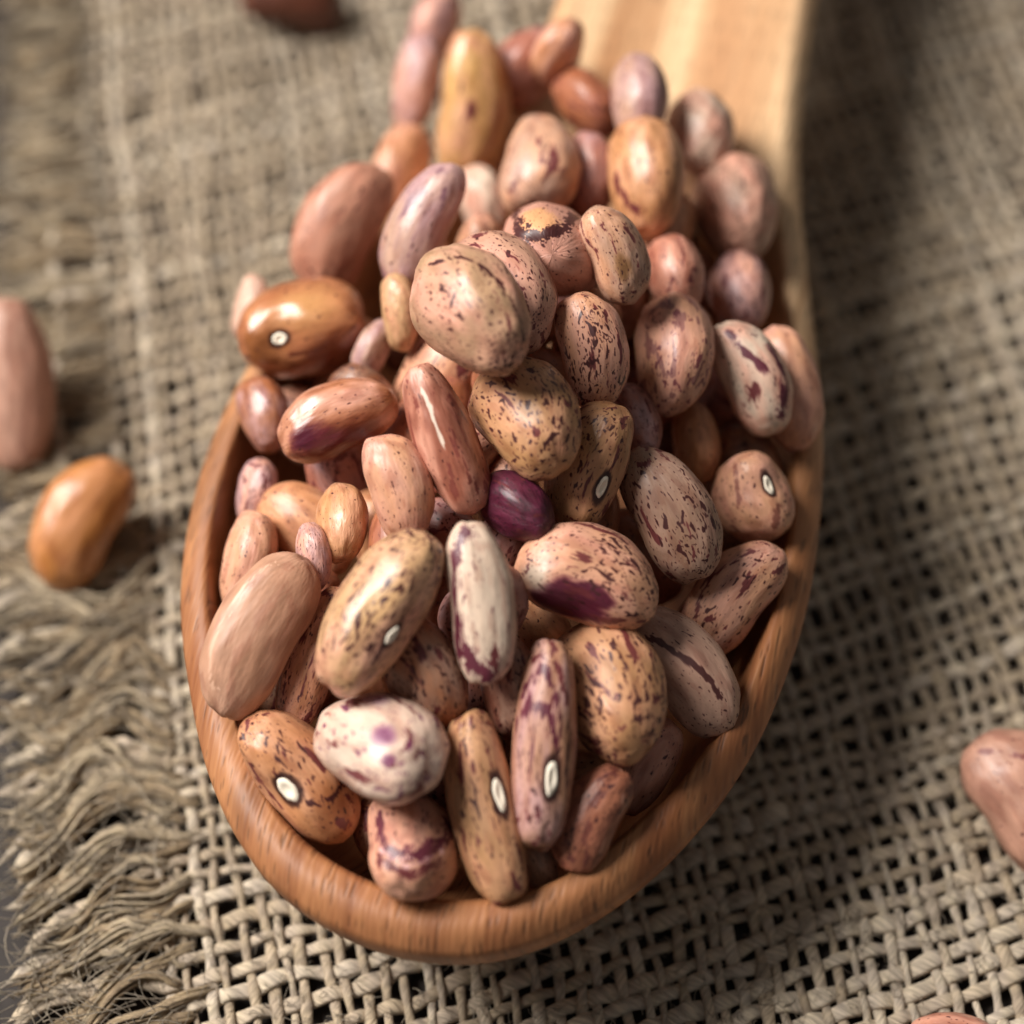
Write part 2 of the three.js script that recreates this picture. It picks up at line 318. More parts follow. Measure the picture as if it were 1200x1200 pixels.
// how a bean of the photo (centre, half length, half width, angle) lies in space
function pose(px, py, a, b, deg, o) {
  const th = deg * Math.PI / 180, ray = rayOf(px, py), N = V().copy(ray).negate();
  const r = V().copy(right).addScaledVector(N, -right.dot(N)).normalize(), dn = V().crossVectors(r, N).normalize().negate();
  if (dn.dot(upv) > 0) dn.negate();                     // downwards in the picture
  const A = V().copy(r).multiplyScalar(Math.cos(th)).addScaledVector(dn, Math.sin(th)), P = V().copy(r).multiplyScalar(-Math.sin(th)).addScaledVector(dn, Math.cos(th));
  const flat = o.flat ?? 1.26;
  let rho = (o.roll ?? 150) * Math.PI / 180, xh = 0, w, t;
  const widths = () => { t = b / Math.sqrt((flat * Math.sin(rho)) ** 2 + Math.cos(rho) ** 2); w = t * flat; };
  if (o.hil) {
    const p = -o.hil[0] * Math.sin(th) + o.hil[1] * Math.cos(th), q = o.hil[0] * Math.cos(th) + o.hil[1] * Math.sin(th);
    rho = 0; for (let k = 0; k < 6; k++) { widths(); rho = Math.asin(clamp(p / (w * 0.98), -0.97, 0.97)); }
    xh = clamp(q / a, -0.8, 0.8);
  }
  widths();
  const dep = Math.sqrt((w * Math.cos(rho)) ** 2 + (t * Math.sin(rho)) ** 2);
  let L = a, phi = (o.tilt ?? 0) * Math.PI / 180;
  if (o.tilt === undefined && !o.hil && a < 1.36 * w) { L = 1.42 * w; phi = Math.acos(Math.sqrt(clamp((a * a - dep * dep) / (L * L - dep * dep), 0.02, 1))) * (o.ts ?? 1); }
  else if (phi) L = Math.sqrt(Math.max(a * a * 0.2, a * a - (dep * Math.sin(phi)) ** 2)) / Math.cos(phi);
  const X = V().copy(A).multiplyScalar(Math.cos(phi)).addScaledVector(N, Math.sin(phi)), N0 = V().copy(N).multiplyScalar(Math.cos(phi)).addScaledVector(A, -Math.sin(phi));
  const Y = V().copy(N0).multiplyScalar(Math.cos(rho)).addScaledVector(P, Math.sin(rho)).normalize(), Z = V().crossVectors(X, Y).normalize();
  const toLocal = (ox, oy) => {                         // the place on the skin that shows at that offset from the centre, on the unit sphere
    const d = V().copy(r).multiplyScalar(ox).addScaledVector(dn, oy), m = (v) => V(v.dot(X) / L, v.dot(Y) / w, v.dot(Z) / t), e = m(N), q = m(d);
    const ee = e.dot(e), eq = e.dot(q), qq = q.dot(q) - 1, s = eq * eq - ee * qq, k = s > 0 ? (-eq + Math.sqrt(s)) / ee : -eq / ee;
    return q.addScaledVector(e, k).normalize();
  };
  return { ray, X, Y, Z, L, W: w, T: t, xh, toLocal, a, b };
}
const SPH = []; for (let k = 0; k < 70; k++) { const y = 1 - 2 * (k + 0.5) / 70, q = k * 2.39996, s = Math.sqrt(1 - y * y); SPH.push([s * Math.cos(q), y, s * Math.sin(q)]); }
function deep(A, B, shrink) {                           // share of A's surface points inside B
  let n = 0; const d = V(), p = V();
  for (const [x, y, z] of SPH) {
    p.copy(A.c).addScaledVector(A.X, x * A.h[0] * shrink).addScaledVector(A.Y, y * A.h[1] * shrink).addScaledVector(A.Z, z * A.h[2] * shrink);
    d.subVectors(p, B.c); const u = d.dot(B.X) / (B.h[0] * shrink), v = d.dot(B.Y) / (B.h[1] * shrink), w = d.dot(B.Z) / (B.h[2] * shrink);
    if (u * u + v * v + w * w < 1) n++;
  }
  return n;
}
function blocked(S, against, shrink = 0.9) {
  for (const o of against) { if (S.c.distanceTo(o.c) < S.h[0] + o.h[0] && (deep(S, o, shrink) > 0 || deep(o, S, shrink) > 0)) return true; }
  const p = V();
  for (const [x, y, z] of SPH) {
    p.copy(S.c).addScaledVector(S.X, x * S.h[0] * 0.92).addScaledVector(S.Y, y * S.h[1] * 0.92).addScaledVector(S.Z, z * S.h[2] * 0.92);
    if (p.y < floorAt(p) - 0.0006) return true;
  }
  return false;
}
// skin: kidney shape on a grid of angles
function beanPoint(S, t, al, out) {
  const st = Math.pow(Math.max(0, Math.sin(t)), S.blunt), x = -Math.cos(t), cy = Math.cos(al), sz = Math.sin(al), k = 1 + S.taper * x;
  let y = S.h[1] * st * cy * k, z = S.h[2] * st * sz * k;
  y += S.h[1] * S.bend * (x * x - 0.4);
  y -= S.h[1] * S.dent * Math.exp(-(((x - S.xh) / 0.36) ** 2)) * Math.max(0, cy) ** 3;
  const n = 1 + S.lump * noise(x * 1.7 + S.seed, cy * st * 1.7, sz * st * 1.7 + S.seed * 3.1) + S.lump * 0.4 * noise(x * 4 + S.seed, cy * st * 4, sz * st * 4);
  return out.set(x * S.h[0] * n, y * n, z * n);
}
function beanGeometry(S, nu = 56, nv = 40) {
  const pos = [], uv = [], idx = [], p = V();
  for (let j = 0; j <= nv; j++) for (let i = 0; i <= nu; i++) { beanPoint(S, Math.PI * j / nv, 2 * Math.PI * i / nu, p); pos.push(p.x, p.y, p.z); uv.push(i / nu, j / nv); }
  for (let j = 0; j < nv; j++) for (let i = 0; i < nu; i++) { const a = j * (nu + 1) + i, b = a + nu + 1; if (j) idx.push(a, a + 1, b); if (j < nv - 1) idx.push(a + 1, b + 1, b); }
  const g = new THREE.BufferGeometry();
  g.setAttribute('position', new THREE.Float32BufferAttribute(pos, 3)); g.setAttribute('uv', new THREE.Float32BufferAttribute(uv, 2)); g.setIndex(idx); g.computeVertexNormals();
  const n = g.attributes.normal, W = nu + 1;
  for (let j = 0; j <= nv; j++) {
    const a = j * W, b = a + nu, x = n.getX(a) + n.getX(b), y = n.getY(a) + n.getY(b), z = n.getZ(a) + n.getZ(b), l = Math.hypot(x, y, z) || 1;
    n.setXYZ(a, x / l, y / l, z / l); n.setXYZ(b, x / l, y / l, z / l);
  }
  for (let i = 0; i <= nu; i++) { n.setXYZ(i, -1, 0, 0); n.setXYZ(nv * W + i, 1, 0, 0); }
  return g;
}
function hilumGeometry(S, hl, hw) {                     // a raised oval patch on the inner curve; hl, hw half sizes in metres
  const R = 6, K = 20, pos = [], uv = [], idx = [], p = V(), t0 = Math.acos(clamp(-S.xh, -0.98, 0.98)), kx = S.h[0] * Math.sin(t0), st = Math.pow(Math.sin(t0), S.blunt);
  const put = (r, q) => {
    const dt = hl * r * Math.cos(q) / Math.max(0.3 * S.h[0], kx), da = hw * r * Math.sin(q) / (S.h[2] * st);
    const ir = 1 + 0.16 * noise(Math.cos(q) * 1.6 + S.seed, Math.sin(q) * 1.6, 2) * r; beanPoint(S, t0 + dt * ir, da * ir, p); const lift = 0.00018 * Math.exp(-(((r - 0.66) / 0.3) ** 2)) - 0.00009 * (r > 0.95 ? 1 : 0) + 0.00002;
    pos.push(p.x, p.y + lift, p.z); uv.push(0.5 + 0.5 * r * Math.cos(q), 0.5 + 0.5 * r * Math.sin(q));
  };
  put(0, 0);
  for (let k = 1; k <= R; k++) for (let q = 0; q < K; q++) put(k / R, 2 * Math.PI * q / K);
  for (let q = 0; q < K; q++) idx.push(0, 1 + (q + 1) % K, 1 + q);
  for (let k = 0; k < R - 1; k++) for (let q = 0; q < K; q++) { const a = 1 + k * K + q, b = 1 + k * K + (q + 1) % K, c = a + K, d = b + K; idx.push(a, b, c, b, d, c); }
  const g = new THREE.BufferGeometry();
  g.setAttribute('position', new THREE.Float32BufferAttribute(pos, 3)); g.setAttribute('uv', new THREE.Float32BufferAttribute(uv, 2)); g.setIndex(idx); g.computeVertexNormals();
  return g;
}
// pigment of the skin: ground tint, fine veins, flecks, streaks, patches and lines
function skinMap(S, o, w = 448, h = 288) {
  const base = hex(C[o.c ?? 'tan'] ?? o.c), tint = hex(C[o.t ?? 'pink'] ?? o.t), spot = hex(C[o.sc ?? 'spot'] ?? o.sc), seed = S.seed * 7.7;
  const sd = o.s ?? 0.35, ss = (o.ss ?? 1) * 1.15, st = o.st ?? (o.s > 0.25 ? 0.12 : 0), stc = hex(C[o.stc ?? 'wine'] ?? o.stc);
  const bias = o.sb ? S.toLocal(...o.sb) : null, patches = (o.patch ?? []).map(([x, y, r, c, soft]) => ({ d: S.toLocal(x, y), r: r / S.mean, c: hex(C[c] ?? c), soft: soft ?? 0.35 }));
  const lines = (o.line ?? []).map(([pts, wd, c]) => ({ p: pts.map(([x, y]) => S.toLocal(x, y)), w: wd * 1.35 / S.mean, c: hex(C[c ?? 'spot'] ?? c) }));
  const th = Math.PI, hr = S.hil, xh = S.xh, kx = Math.sqrt(Math.max(0.05, 1 - xh * xh));
  const ba = V(), pa = V();
  const blend = (c, q, k) => { c[0] = mix(c[0], q[0], k); c[1] = mix(c[1], q[1], k); c[2] = mix(c[2], q[2], k); };
  return tex(w, h, (u, v, c) => {
    const t = v * th, al = u * 2 * Math.PI, sn = Math.sin(t), x = -Math.cos(t), y = sn * Math.cos(al), z = sn * Math.sin(al);
    const n1 = noise(x * 1.1 + seed, y * 1.5, z * 1.5 - seed), n2 = noise(x * 3.2, y * 4.5 + seed, z * 4.5), n3 = noise(x * 6, y * 20 + seed, z * 20);
    const k = clamp(0.42 + 0.95 * n1 + 0.35 * n2);
    const l = 1 + 0.08 * n2 + 0.055 * n3;
    c[0] = mix(base[0], tint[0], k) * l; c[1] = mix(base[1], tint[1], k) * l; c[2] = mix(base[2], tint[2], k) * l;
    blend(c, [c[0] * 0.74, c[1] * 0.62, c[2] * 0.60], (o.mo ?? 0.36) * smooth(0.06, 0.42, noise(x * 2.3 - seed, y * 3.4, z * 3.4) + 0.35 * n3));
    for (const q of patches) { const d = Math.acos(clamp(x * q.d.x + y * q.d.y + z * q.d.z, -1, 1)) + 0.22 * q.r * n2 + 0.12 * q.r * n3; blend(c, q.c, 1 - smooth(q.r * (1 - q.soft), q.r * (1 + q.soft * 0.4), d)); }
    if (st) { const m = noise(x * 1.5 + seed, y * 4.2 + 1.2 * n1, z * 4.2 + seed) + 0.25 * n3; blend(c, stc, 0.85 * smooth(0.42 - 0.42 * st, 0.52 - 0.42 * st, m)); }
    if (sd) {
      let den = sd; if (bias) den *= clamp(0.35 + 0.9 * (x * bias.x + y * bias.y + z * bias.z) + 0.3, 0, 1.3);
      den *= 0.75 + 0.8 * noise(x * 1.6 - seed, y * 1.6, z * 1.6);
      const wx = x + 0.10 * n2, m = noise(wx * 6.5 * ss, (y + 0.1 * n2) * 9 * ss + seed, z * 9 * ss), m2 = noise(wx * 14 * ss + seed, y * 17 * ss, z * 17 * ss + 0.6 * n3);
      blend(c, spot, 0.88 * smooth(0.60 - 0.64 * den, 0.69 - 0.64 * den, m + 0.12 * n3));
      blend(c, spot, 0.7 * smooth(0.66 - 0.64 * den, 0.76 - 0.64 * den, m2 * 1.08));
    }
    for (const q of lines) {
      let best = 9;
      for (let i = 0; i + 1 < q.p.length; i++) { ba.subVectors(q.p[i + 1], q.p[i]); pa.set(x, y, z).sub(q.p[i]); const f = clamp(pa.dot(ba) / ba.lengthSq()); best = Math.min(best, pa.addScaledVector(ba, -f).length()); }
      const wob = q.w * (0.75 + 0.9 * n2 + 0.8 * n3);
      if (best < q.w * 3) blend(c, q.c, 0.92 * (1 - smooth(wob * 0.7, wob * 1.25, best)));
    }
    if (hr) { const dx = (x - xh) / kx * S.h[0] * kx / hr[0], dz = z * S.h[2] / hr[1], e = y > 0 ? Math.hypot(dx, dz) : 9; blend(c, hex('#2a1310'), 0.84 * smooth(0.7, 0.95, e) * (1 - smooth(1.25, 1.7 + 0.5 * n2 + 0.3 * n3, e))); }
  }, true, false);
}
let beanCount = 0;
function makeBean(S, o, label, group, where = scene) {
  const map = skinMap(S, o), gl = o.gloss ?? 0.4;
  const mat = new THREE.MeshPhysicalMaterial({ map, bumpMap: skinBump, bumpScale: o.wrinkle ?? 0.00015, roughnessMap: skinRough, roughness: mix(0.64, 0.40, gl), clearcoat: mix(0.05, 0.5, gl * gl), clearcoatRoughness: mix(0.45, 0.22, gl), specularIntensity: 0.9 });
  const g = beanGeometry(S), M = new THREE.Matrix4().makeBasis(S.X, S.Y, S.Z).setPosition(S.c);
  let root;
  if (S.hil && !o.bare) {
    root = new THREE.Group(); root.name = numbered('speckled_bean'); where.add(root);
    mesh('skin', g, mat, root); mesh('hilum', hilumGeometry(S, S.hil[0], S.hil[1]), hilumMat, root);
  } else root = mesh('speckled_bean', g, mat, where);
  M.decompose(root.position, root.quaternion, root.scale); root.scale.set(1, 1, 1);
  tag(root, label, 'bean', group);
  return root;
}
// a bean seen in the photo; in the heap it is moved along the line of sight until it rests on those placed before
function solidOf(px, py, a, b, deg, o) {
  const S = pose(px, py, a, b, deg, o), r = rng(1000 + beanCount * 37 + (o.seed ?? 0));
  beanCount++;
  Object.assign(S, { seed: r() * 40 + 1, blunt: o.blunt ?? clamp(0.86 - 0.17 * (a / b - 1.5), 0.62, 0.86), taper: o.taper ?? (r() - 0.5) * 0.14, bend: o.bend ?? 0.12 + 0.12 * r(), dent: o.dent ?? 0.12, lump: o.lump ?? 0.055, mean: Math.sqrt(a * b) });
  S.place = (d) => { const m = pxSize(d * -S.ray.dot(back)); S.c = V().copy(camera.position).addScaledVector(S.ray, d); S.h = [S.L * m, S.W * m, S.T * m]; S.hil = o.hil ? [(o.hs?.[0] ?? 26) * (0.62 + 0.2 * (S.seed % 1)) * m, (o.hs?.[1] ?? 12) * 0.70 * m] : null; };
  return S;
}
const placed = [];
function bean(px, py, a, b, deg, o, label) {
  const S = solidOf(px, py, a, b, deg, o);
  let d = 0.20;
  const p = V();
  for (; d < 0.33; d += 0.0005) { p.copy(camera.position).addScaledVector(S.ray, d); if (p.y < heapY(p) + (o.up ?? 0) * MM) break; if (p.y < RIM_Y - 0.004) break; }
  S.place(d);
  let k = 0; while (k++ < 60 && blocked(S, placed)) { d -= 0.0005; S.place(d); }
  if (globalThis.DEBUG_BEANS) console.log(placed.length, label.slice(0, 40), 'pushed', k, 'y', (S.c.y * 1000).toFixed(1));
  placed.push(S); S.o = o; S.label = label;
}
// back of the heap first; every next bean rests on those before it
bean(510, 34, 48, 28, -75, { c: 'mauve', t: 'pink', s: 0.15, up: 1 }, 'blurred mauve bean farthest back in the heap, left of the yellow tan bean top');
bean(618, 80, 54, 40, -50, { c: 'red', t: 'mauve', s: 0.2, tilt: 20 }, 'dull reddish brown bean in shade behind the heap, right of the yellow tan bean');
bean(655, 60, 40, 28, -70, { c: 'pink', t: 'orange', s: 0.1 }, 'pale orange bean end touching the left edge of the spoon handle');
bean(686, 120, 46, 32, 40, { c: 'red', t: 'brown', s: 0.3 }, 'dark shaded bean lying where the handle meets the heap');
bean(748, 114, 52, 34, 84, { c: 'mauve', t: 'grey', s: 0.2 }, 'upright greyish mauve bean in front of the bare handle');
bean(400, 268, 84, 50, -62, { c: '#bf8a72', t: '#ab745e', s: 0.15, roll: 100 }, 'large blurred reddish brown bean overhanging the left rim, behind the perched glossy bean');
bean(487, 98, 58, 27, 100, { c: 'pink', t: 'mauve', s: 0.15 }, 'thin pink bean standing left of the yellow tan bean at the back');
bean(467, 215, 72, 35, -76, { c: 'orange', t: 'pink', s: 0.15, up: -3 }, 'upright tan orange bean between the reddish brown bean and the mauve curved bean');
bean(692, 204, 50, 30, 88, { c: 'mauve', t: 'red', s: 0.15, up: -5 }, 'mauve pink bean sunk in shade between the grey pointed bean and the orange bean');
bean(552, 122, 86, 43, 95, { c: '#c99a5e', t: 'tan', s: 0.05, gloss: 0.8, patch: [[-4, 6, 10, 'wine', 0.6]], roll: 80 }, 'large glossy yellow tan bean standing at the back of the heap with one dark spot');
bean(820, 158, 50, 43, 60, { c: 'pink', t: 'white', s: 0.15, gloss: 0.6 }, 'pale pink bean with a bright highlight at the right back, by the handle');
bean(756, 208, 72, 46, 82, { c: '#bc8458', t: 'tan', s: 0.12, gloss: 0.6, line: [[[[-36, 5], [-22, 26], [-8, 36]], 5, 'wine']] }, 'orange tan bean with a dark curved mark low left, below the greyish mauve bean');
bean(862, 246, 62, 52, 62, { c: 'grey', t: 'pink', s: 0.25 }, 'broad greyish pink bean against the right inner edge where the handle begins');
bean(566, 240, 48, 28, 70, { c: 'white', t: 'pink', s: 0.1, up: -3 }, 'pale bean sliver showing left below the grey pointed bean');
bean(644, 290, 62, 52, 55, { c: '#cf9784', t: '#c08a76', s: 0.14, st: 0, mo: 0.1, ss: 1.2, roll: 20, patch: [[-14, -28, 27, '#d89e70', 0.35]], line: [[[[-46, -48], [-30, -16], [-4, -6], [18, -18], [26, -38]], 7, 'spot']] }, 'pink bean with an orange eye patch ringed below by a dark crescent');
bean(630, 190, 60, 47, 90, { c: 'grey', t: 'tan', s: 0.35, ss: 1.6, sc: '#7a5548', taper: 0.3, roll: 120 }, 'grey tan bean with a pointed top, above the bean with the orange eye patch');
bean(495, 263, 78, 37, -64, { c: 'mauve', t: 'grey', s: 0.12, gloss: 0.75, roll: 60, up: 7, st: 0.25, stc: '#7d5660' }, 'curved glossy mauve grey bean leaning up left of the biggest tan bean');
bean(790, 324, 48, 35, 70, { c: 'pink', t: 'red', s: 0.3, ss: 1.4 }, 'small rosy bean behind the round marbled bean');
bean(866, 345, 48, 38, 70, { c: 'mauve', t: 'pink', s: 0.3 }, 'mauve bean above the white striped bean, near the right rim');
bean(924, 455, 74, 37, 78, { c: 'pink', t: 'tan', s: 0.12, up: 1 }, 'smooth pale pink bean leaning on the right rim beside the white striped bean');
bean(720, 298, 60, 36, 68, { c: 'tan', t: 'grey', s: 0.28, gloss: 0.6, patch: [[8, 16, 15, '#8c6340', 0.6]], roll: 70 }, 'tan bean with a brown cheek spot, right of the bean with the orange eye patch');
bean(292, 360, 38, 18, 105, { c: 'pink', t: 'white', s: 0.1, up: -1 }, 'pale pink bean edge peeking out left of the glossy brown bean');
bean(437, 410, 40, 20, -65, { c: 'grey', t: 'mauve', s: 0.15, up: -3 }, 'small grey bean sunk in the gap right of the glossy brown bean');
bean(468, 366, 46, 22, 84, { c: '#c79d72', t: 'tan', s: 0.1, gloss: 0.6 }, 'narrow light tan bean squeezed against the left of the biggest tan bean');
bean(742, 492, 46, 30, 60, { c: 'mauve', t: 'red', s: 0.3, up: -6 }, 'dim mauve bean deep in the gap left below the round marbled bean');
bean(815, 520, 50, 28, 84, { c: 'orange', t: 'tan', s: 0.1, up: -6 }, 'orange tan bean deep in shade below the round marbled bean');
bean(300, 578, 42, 24, 100, { c: 'mauve', t: 'pink', s: 0.3, up: -2 }, 'mauve bean with dark flecks on the left inner wall, under the small rosy bean');
bean(308, 485, 46, 30, 70, { c: 'brown', t: 'mauve', s: 0.2, gloss: 0.8, up: 1 }, 'small glossy rosy brown bean end on the left rim below the glossy brown bean');
bean(690, 545, 78, 46, -70, { c: '#b5845a', t: 'tan', s: 0.3, sb: [30, -10], hil: [20, 27], hs: [18, 9], up: -3 }, 'brown bean with a small white hilum, right of the broad freckled brown bean');
bean(615, 490, 72, 61, 45, { c: '#b08258', t: 'tan', s: 0.42, ss: 0.8, sb: [20, 0], roll: 110, gloss: 0.25 }, 'broad brown bean with dark freckles just below the biggest tan bean');
bean(580, 346, 76, 64, 40, { c: 'pink', t: '#b58a72', s: 0.35, ss: 1.3, roll: 100, line: [[[[-50, -40], [-10, -36], [34, -4], [44, 40]], 3, 'wine'], [[[-30, -56], [20, -40], [54, 10]], 2.5, 'wine']], up: 1 }, 'pink veined bean lying just behind the top right of the biggest tan bean');
bean(550, 366, 78, 67, 32, { c: '#b58f6e', t: 'pink', s: 0.5, st: 0, mo: 0.25, ss: 1.3, sb: [56, 14], roll: 130, gloss: 0.35, lump: 0.07, bend: 0.2, line: [[[[-60, 10], [-58, 44], [-36, 60]], 2, '#8a5a48'], [[[-40, -50], [-8, -60], [24, -44], [48, -14], [58, 24]], 2.6, 'spot'], [[[30, -24], [44, 6], [40, 40]], 1.8, 'wine']] }, 'biggest tan bean of the heap, nearly round, freckled on its right side');
bean(692, 412, 70, 42, 80, { c: 'pink', t: 'tan', s: 0.45, ss: 1.0, sb: [5, 40], roll: 100, gloss: 0.55 }, 'upright tan bean freckled on its lower half, right of the biggest tan bean');
bean(788, 413, 70, 48, 86, { c: 'pink', t: 'tan', s: 0.42, ss: 0.75, sc: '#6a3238', st: 0.35, stc: '#8d5c56', roll: 140, gloss: 0.45 }, 'round pink bean marbled with wine coloured veins, left of the white striped bean');
bean(880, 442, 72, 40, 64, { c: 'white', t: 'pink', s: 0.1, gloss: 0.6, roll: 110, line: [[[[-24, -50], [-10, -28], [14, -10]], 5, 'purple'], [[[20, -36], [34, -6], [36, 40]], 7, 'purple'], [[[-14, 52], [0, 20], [2, 10]], 6, 'wine']] }, 'whitish bean with bold purple stripes near the right rim');
bean(606, 596, 48, 38, 25, { c: '#471427', t: '#5e2238', s: 0.45, sc: '#240a14', ss: 1.6, gloss: 0.1, up: -4 }, 'dark purple bean in the middle of the heap');
bean(785, 602, 84, 49, 62, { c: 'grey', t: '#94705a', s: 0.5, ss: 0.85, roll: 100, gloss: 0.3 }, 'grey brown bean covered in dark flecks, left of the round bean with a white eye');
bean(883, 583, 54, 46, 70, { c: 'tan', t: 'pink', s: 0.22, hil: [22, -16], hs: [15, 8], ts: -1, line: [[[[-22, -36], [-14, 0], [-18, 34]], 3, '#8a5548'], [[[30, 8], [22, 34]], 4, '#7d4a3c']] }, 'round tan bean with a small white eye high on its right, by the right rim');
bean(860, 700, 78, 45, -52, { c: 'pink', t: 'tan', s: 0.3, ss: 0.9, sb: [10, 30], roll: 105, gloss: 0.25 }, 'dusty pink bean with few small dots leaning on the right inner rim');
bean(466, 572, 66, 39, 74, { c: 'pink', t: 'tan', s: 0.12, roll: 110, gloss: 0.5 }, 'smooth pinkish tan bean standing behind the top of the golden speckled bean');
bean(400, 612, 46, 31, 86, { c: '#c0895c', t: 'tan', s: 0.05, gloss: 0.6, up: -2 }, 'small smooth light tan bean left of the pinkish tan bean');
bean(354, 385, 76, 58, -14, { c: 'brown', t: 'orange', s: 0.12, gloss: 1, hil: [-26, 14], hs: [14, 11], taper: 0.05, patch: [[-50, 24, 34, '#86502a', 0.7], [40, 34, 44, '#703a26', 0.7], [4, -26, 40, '#c08a58', 0.9]], line: [[[[-10, 30], [20, 22], [58, -4]], 3, '#6a3420']], up: 2, blunt: 0.8 }, 'glossy brown bean with a white hilum perched on the left rim');
bean(396, 492, 72, 44, -24, { c: 'brown', t: 'pink', s: 0.08, gloss: 0.95, roll: 90, patch: [[0, 36, 52, '#6e3324', 0.6], [-38, 22, 24, 'purple', 0.8], [-10, 26, 20, '#6a2434', 0.8]] }, 'glossy reddish brown bean with a purple end below the bean perched on the left rim');
bean(522, 515, 92, 37, 68, { c: '#9b5c48', t: 'pink', s: 0.15, gloss: 0.5, roll: 0, dent: 0.02, st: 0.3, stc: '#7c3d34', line: [[[[-26, -56], [-14, -24], [-4, 2]], 3.2, '#ead9c8'], [[[8, -10], [28, 50]], 3, '#74382e']] }, 'long reddish brown bean with a thin white line down its upper side');
bean(290, 660, 62, 31, 102, { c: 'tan', t: 'pink', s: 0.2 }, 'tan bean standing along the left inner wall above the big flat brown bean');
bean(367, 652, 40, 21, 84, { c: 'mauve', t: 'pink', s: 0.25, up: -2 }, 'small mauve bean between the big flat brown bean and the golden speckled bean');
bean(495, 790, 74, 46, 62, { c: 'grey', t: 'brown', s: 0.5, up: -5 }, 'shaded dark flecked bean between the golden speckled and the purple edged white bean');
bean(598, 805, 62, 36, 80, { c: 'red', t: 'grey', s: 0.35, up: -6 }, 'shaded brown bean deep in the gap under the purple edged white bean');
bean(368, 770, 86, 33, -70, { c: '#a8704e', t: 'pink', s: 0.35, ss: 1.1, roll: 60 }, 'narrow rusty bean tucked behind the lower left of the golden speckled bean');
bean(303, 745, 104, 54, -62, { c: '#b3856a', t: '#be9178', s: 0.0, roll: 95, flat: 1.5, gloss: 0.2, line: [[[[-52, 60], [-50, 10], [-20, -50], [20, -84]], 3, '#d3a78c']] }, 'big flat plain brown bean leaning on the left inner wall');
bean(444, 715, 108, 53, -58, { c: '#bf966e', t: 'pink', s: 0.5, st: 0, ss: 1.0, gloss: 0.7, hil: [20, 32], hs: [17, 8], sb: [26, -40], patch: [[0, -5, 46, '#c79e70', 0.9]], line: [[[[30, -96], [52, -92], [58, -70]], 3, 'spot'], [[[34, 6], [14, 40], [-6, 62]], 3, 'spot']] }, 'large golden speckled bean with a white hilum, lying across the left front');
bean(562, 706, 95, 40, 83, { c: 'white', t: '#cdb29c', s: 0.12, sc: 'purple', gloss: 0.55, roll: 100, line: [[[[-12, -84], [-30, -40], [-32, 10], [-22, 60]], 10, 'purple'], [[[-30, 20], [-8, 70], [14, 84]], 12, 'purple'], [[[16, 60], [20, 80]], 6, 'wine']] }, 'upright white bean with purple along its left edge and foot');
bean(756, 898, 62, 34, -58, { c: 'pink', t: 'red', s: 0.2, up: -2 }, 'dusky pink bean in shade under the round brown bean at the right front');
bean(708, 810, 84, 70, 50, { c: '#ab7c55', t: 'tan', s: 0.5, ss: 0.8, sb: [40, 40], roll: 120, gloss: 0.2 }, 'round brown bean with dark freckles along its lower right edge');
bean(690, 678, 86, 60, 22, { c: 'tan', t: 'pink', s: 0.45, sb: [60, 0], gloss: 0.5, roll: 60, patch: [[-30, 34, 42, 'purple', 0.25], [2, 26, 24, 'purple', 0.3], [-62, -4, 22, 'white', 0.6]] }, 'tan speckled bean with a large purple patch on its lower left');
bean(796, 785, 90, 50, 48, { c: '#b98f7b', t: 'grey', s: 0.18, sb: [20, 30], roll: 90, gloss: 0.3, line: [[[[-62, -42], [-30, -34], [0, -12], [26, 8], [48, 32]], 4, '#44201f']] }, 'dusty pink bean crossed by one long dark line, on the right front inside the rim');
bean(625, 1008, 40, 24, 60, { c: 'grey', t: 'tan', s: 0.2, up: -3 }, 'mostly hidden grey bean at the front rim, right of the slim spotted bean');
bean(694, 958, 68, 39, -62, { c: '#9a6148', t: 'red', s: 0.4, st: 0.3, stc: '#6d3a32', roll: 80, line: [[[[30, -60], [36, -20], [10, 40]], 3, '#c98f78']] }, 'rusty brown bean with a pale edge, at the right front inside the rim');
bean(480, 990, 66, 55, 88, { c: 'pink', t: 'tan', s: 0.2, roll: 60, line: [[[[-44, -30], [-28, 4], [0, 16], [28, 4], [42, -24]], 8, 'purple'], [[[-34, 16], [0, 36], [34, 18]], 6, 'wine'], [[[-36, 4], [0, 26], [36, 8]], 3, '#d9a9a6']] }, 'pink bean banded with purple at the front rim, under the white dotted bean');
bean(352, 908, 90, 50, 50, { c: '#bd8258', t: 'tan', s: 0.28, sb: [-44, -50], gloss: 0.4, hil: [-18, 20], hs: [20, 15], patch: [[40, 40, 34, '#9a5f3a', 0.8]], line: [[[[6, 34], [36, 26], [48, 10]], 3, 'spot']] }, 'orange tan bean with a white hilum ringed in black at the left front');
bean(445, 876, 76, 65, 32, { c: '#d9c0ad', t: '#cfae9a', s: 0.28, sc: '#6b3350', ss: 0.8, sb: [30, 10], gloss: 0.6, roll: 60, patch: [[4, -12, 15, '#8a5872', 0.6], [14, 14, 9, '#7a3f5c', 0.6], [-10, -56, 18, '#a8808c', 0.7]] }, 'plump white bean with purple dots at the left front');
bean(638, 872, 122, 38, 94, { c: '#b68567', t: 'mauve', s: 0.35, gloss: 0.4, hil: [10, 40], hs: [30, 11], bend: 0.05, line: [[[[-34, -20], [-16, -44], [4, -40], [14, -4]], 4.5, 'purple'], [[[-24, -62], [0, -84], [14, -60], [20, -20]], 5, 'purple'], [[[-10, -100], [14, -90], [26, -50]], 4, 'wine'], [[[30, -10], [24, 30], [30, 70]], 4, 'spot']] }, 'long mauve striped bean with dark chevrons and a white hilum at the front');
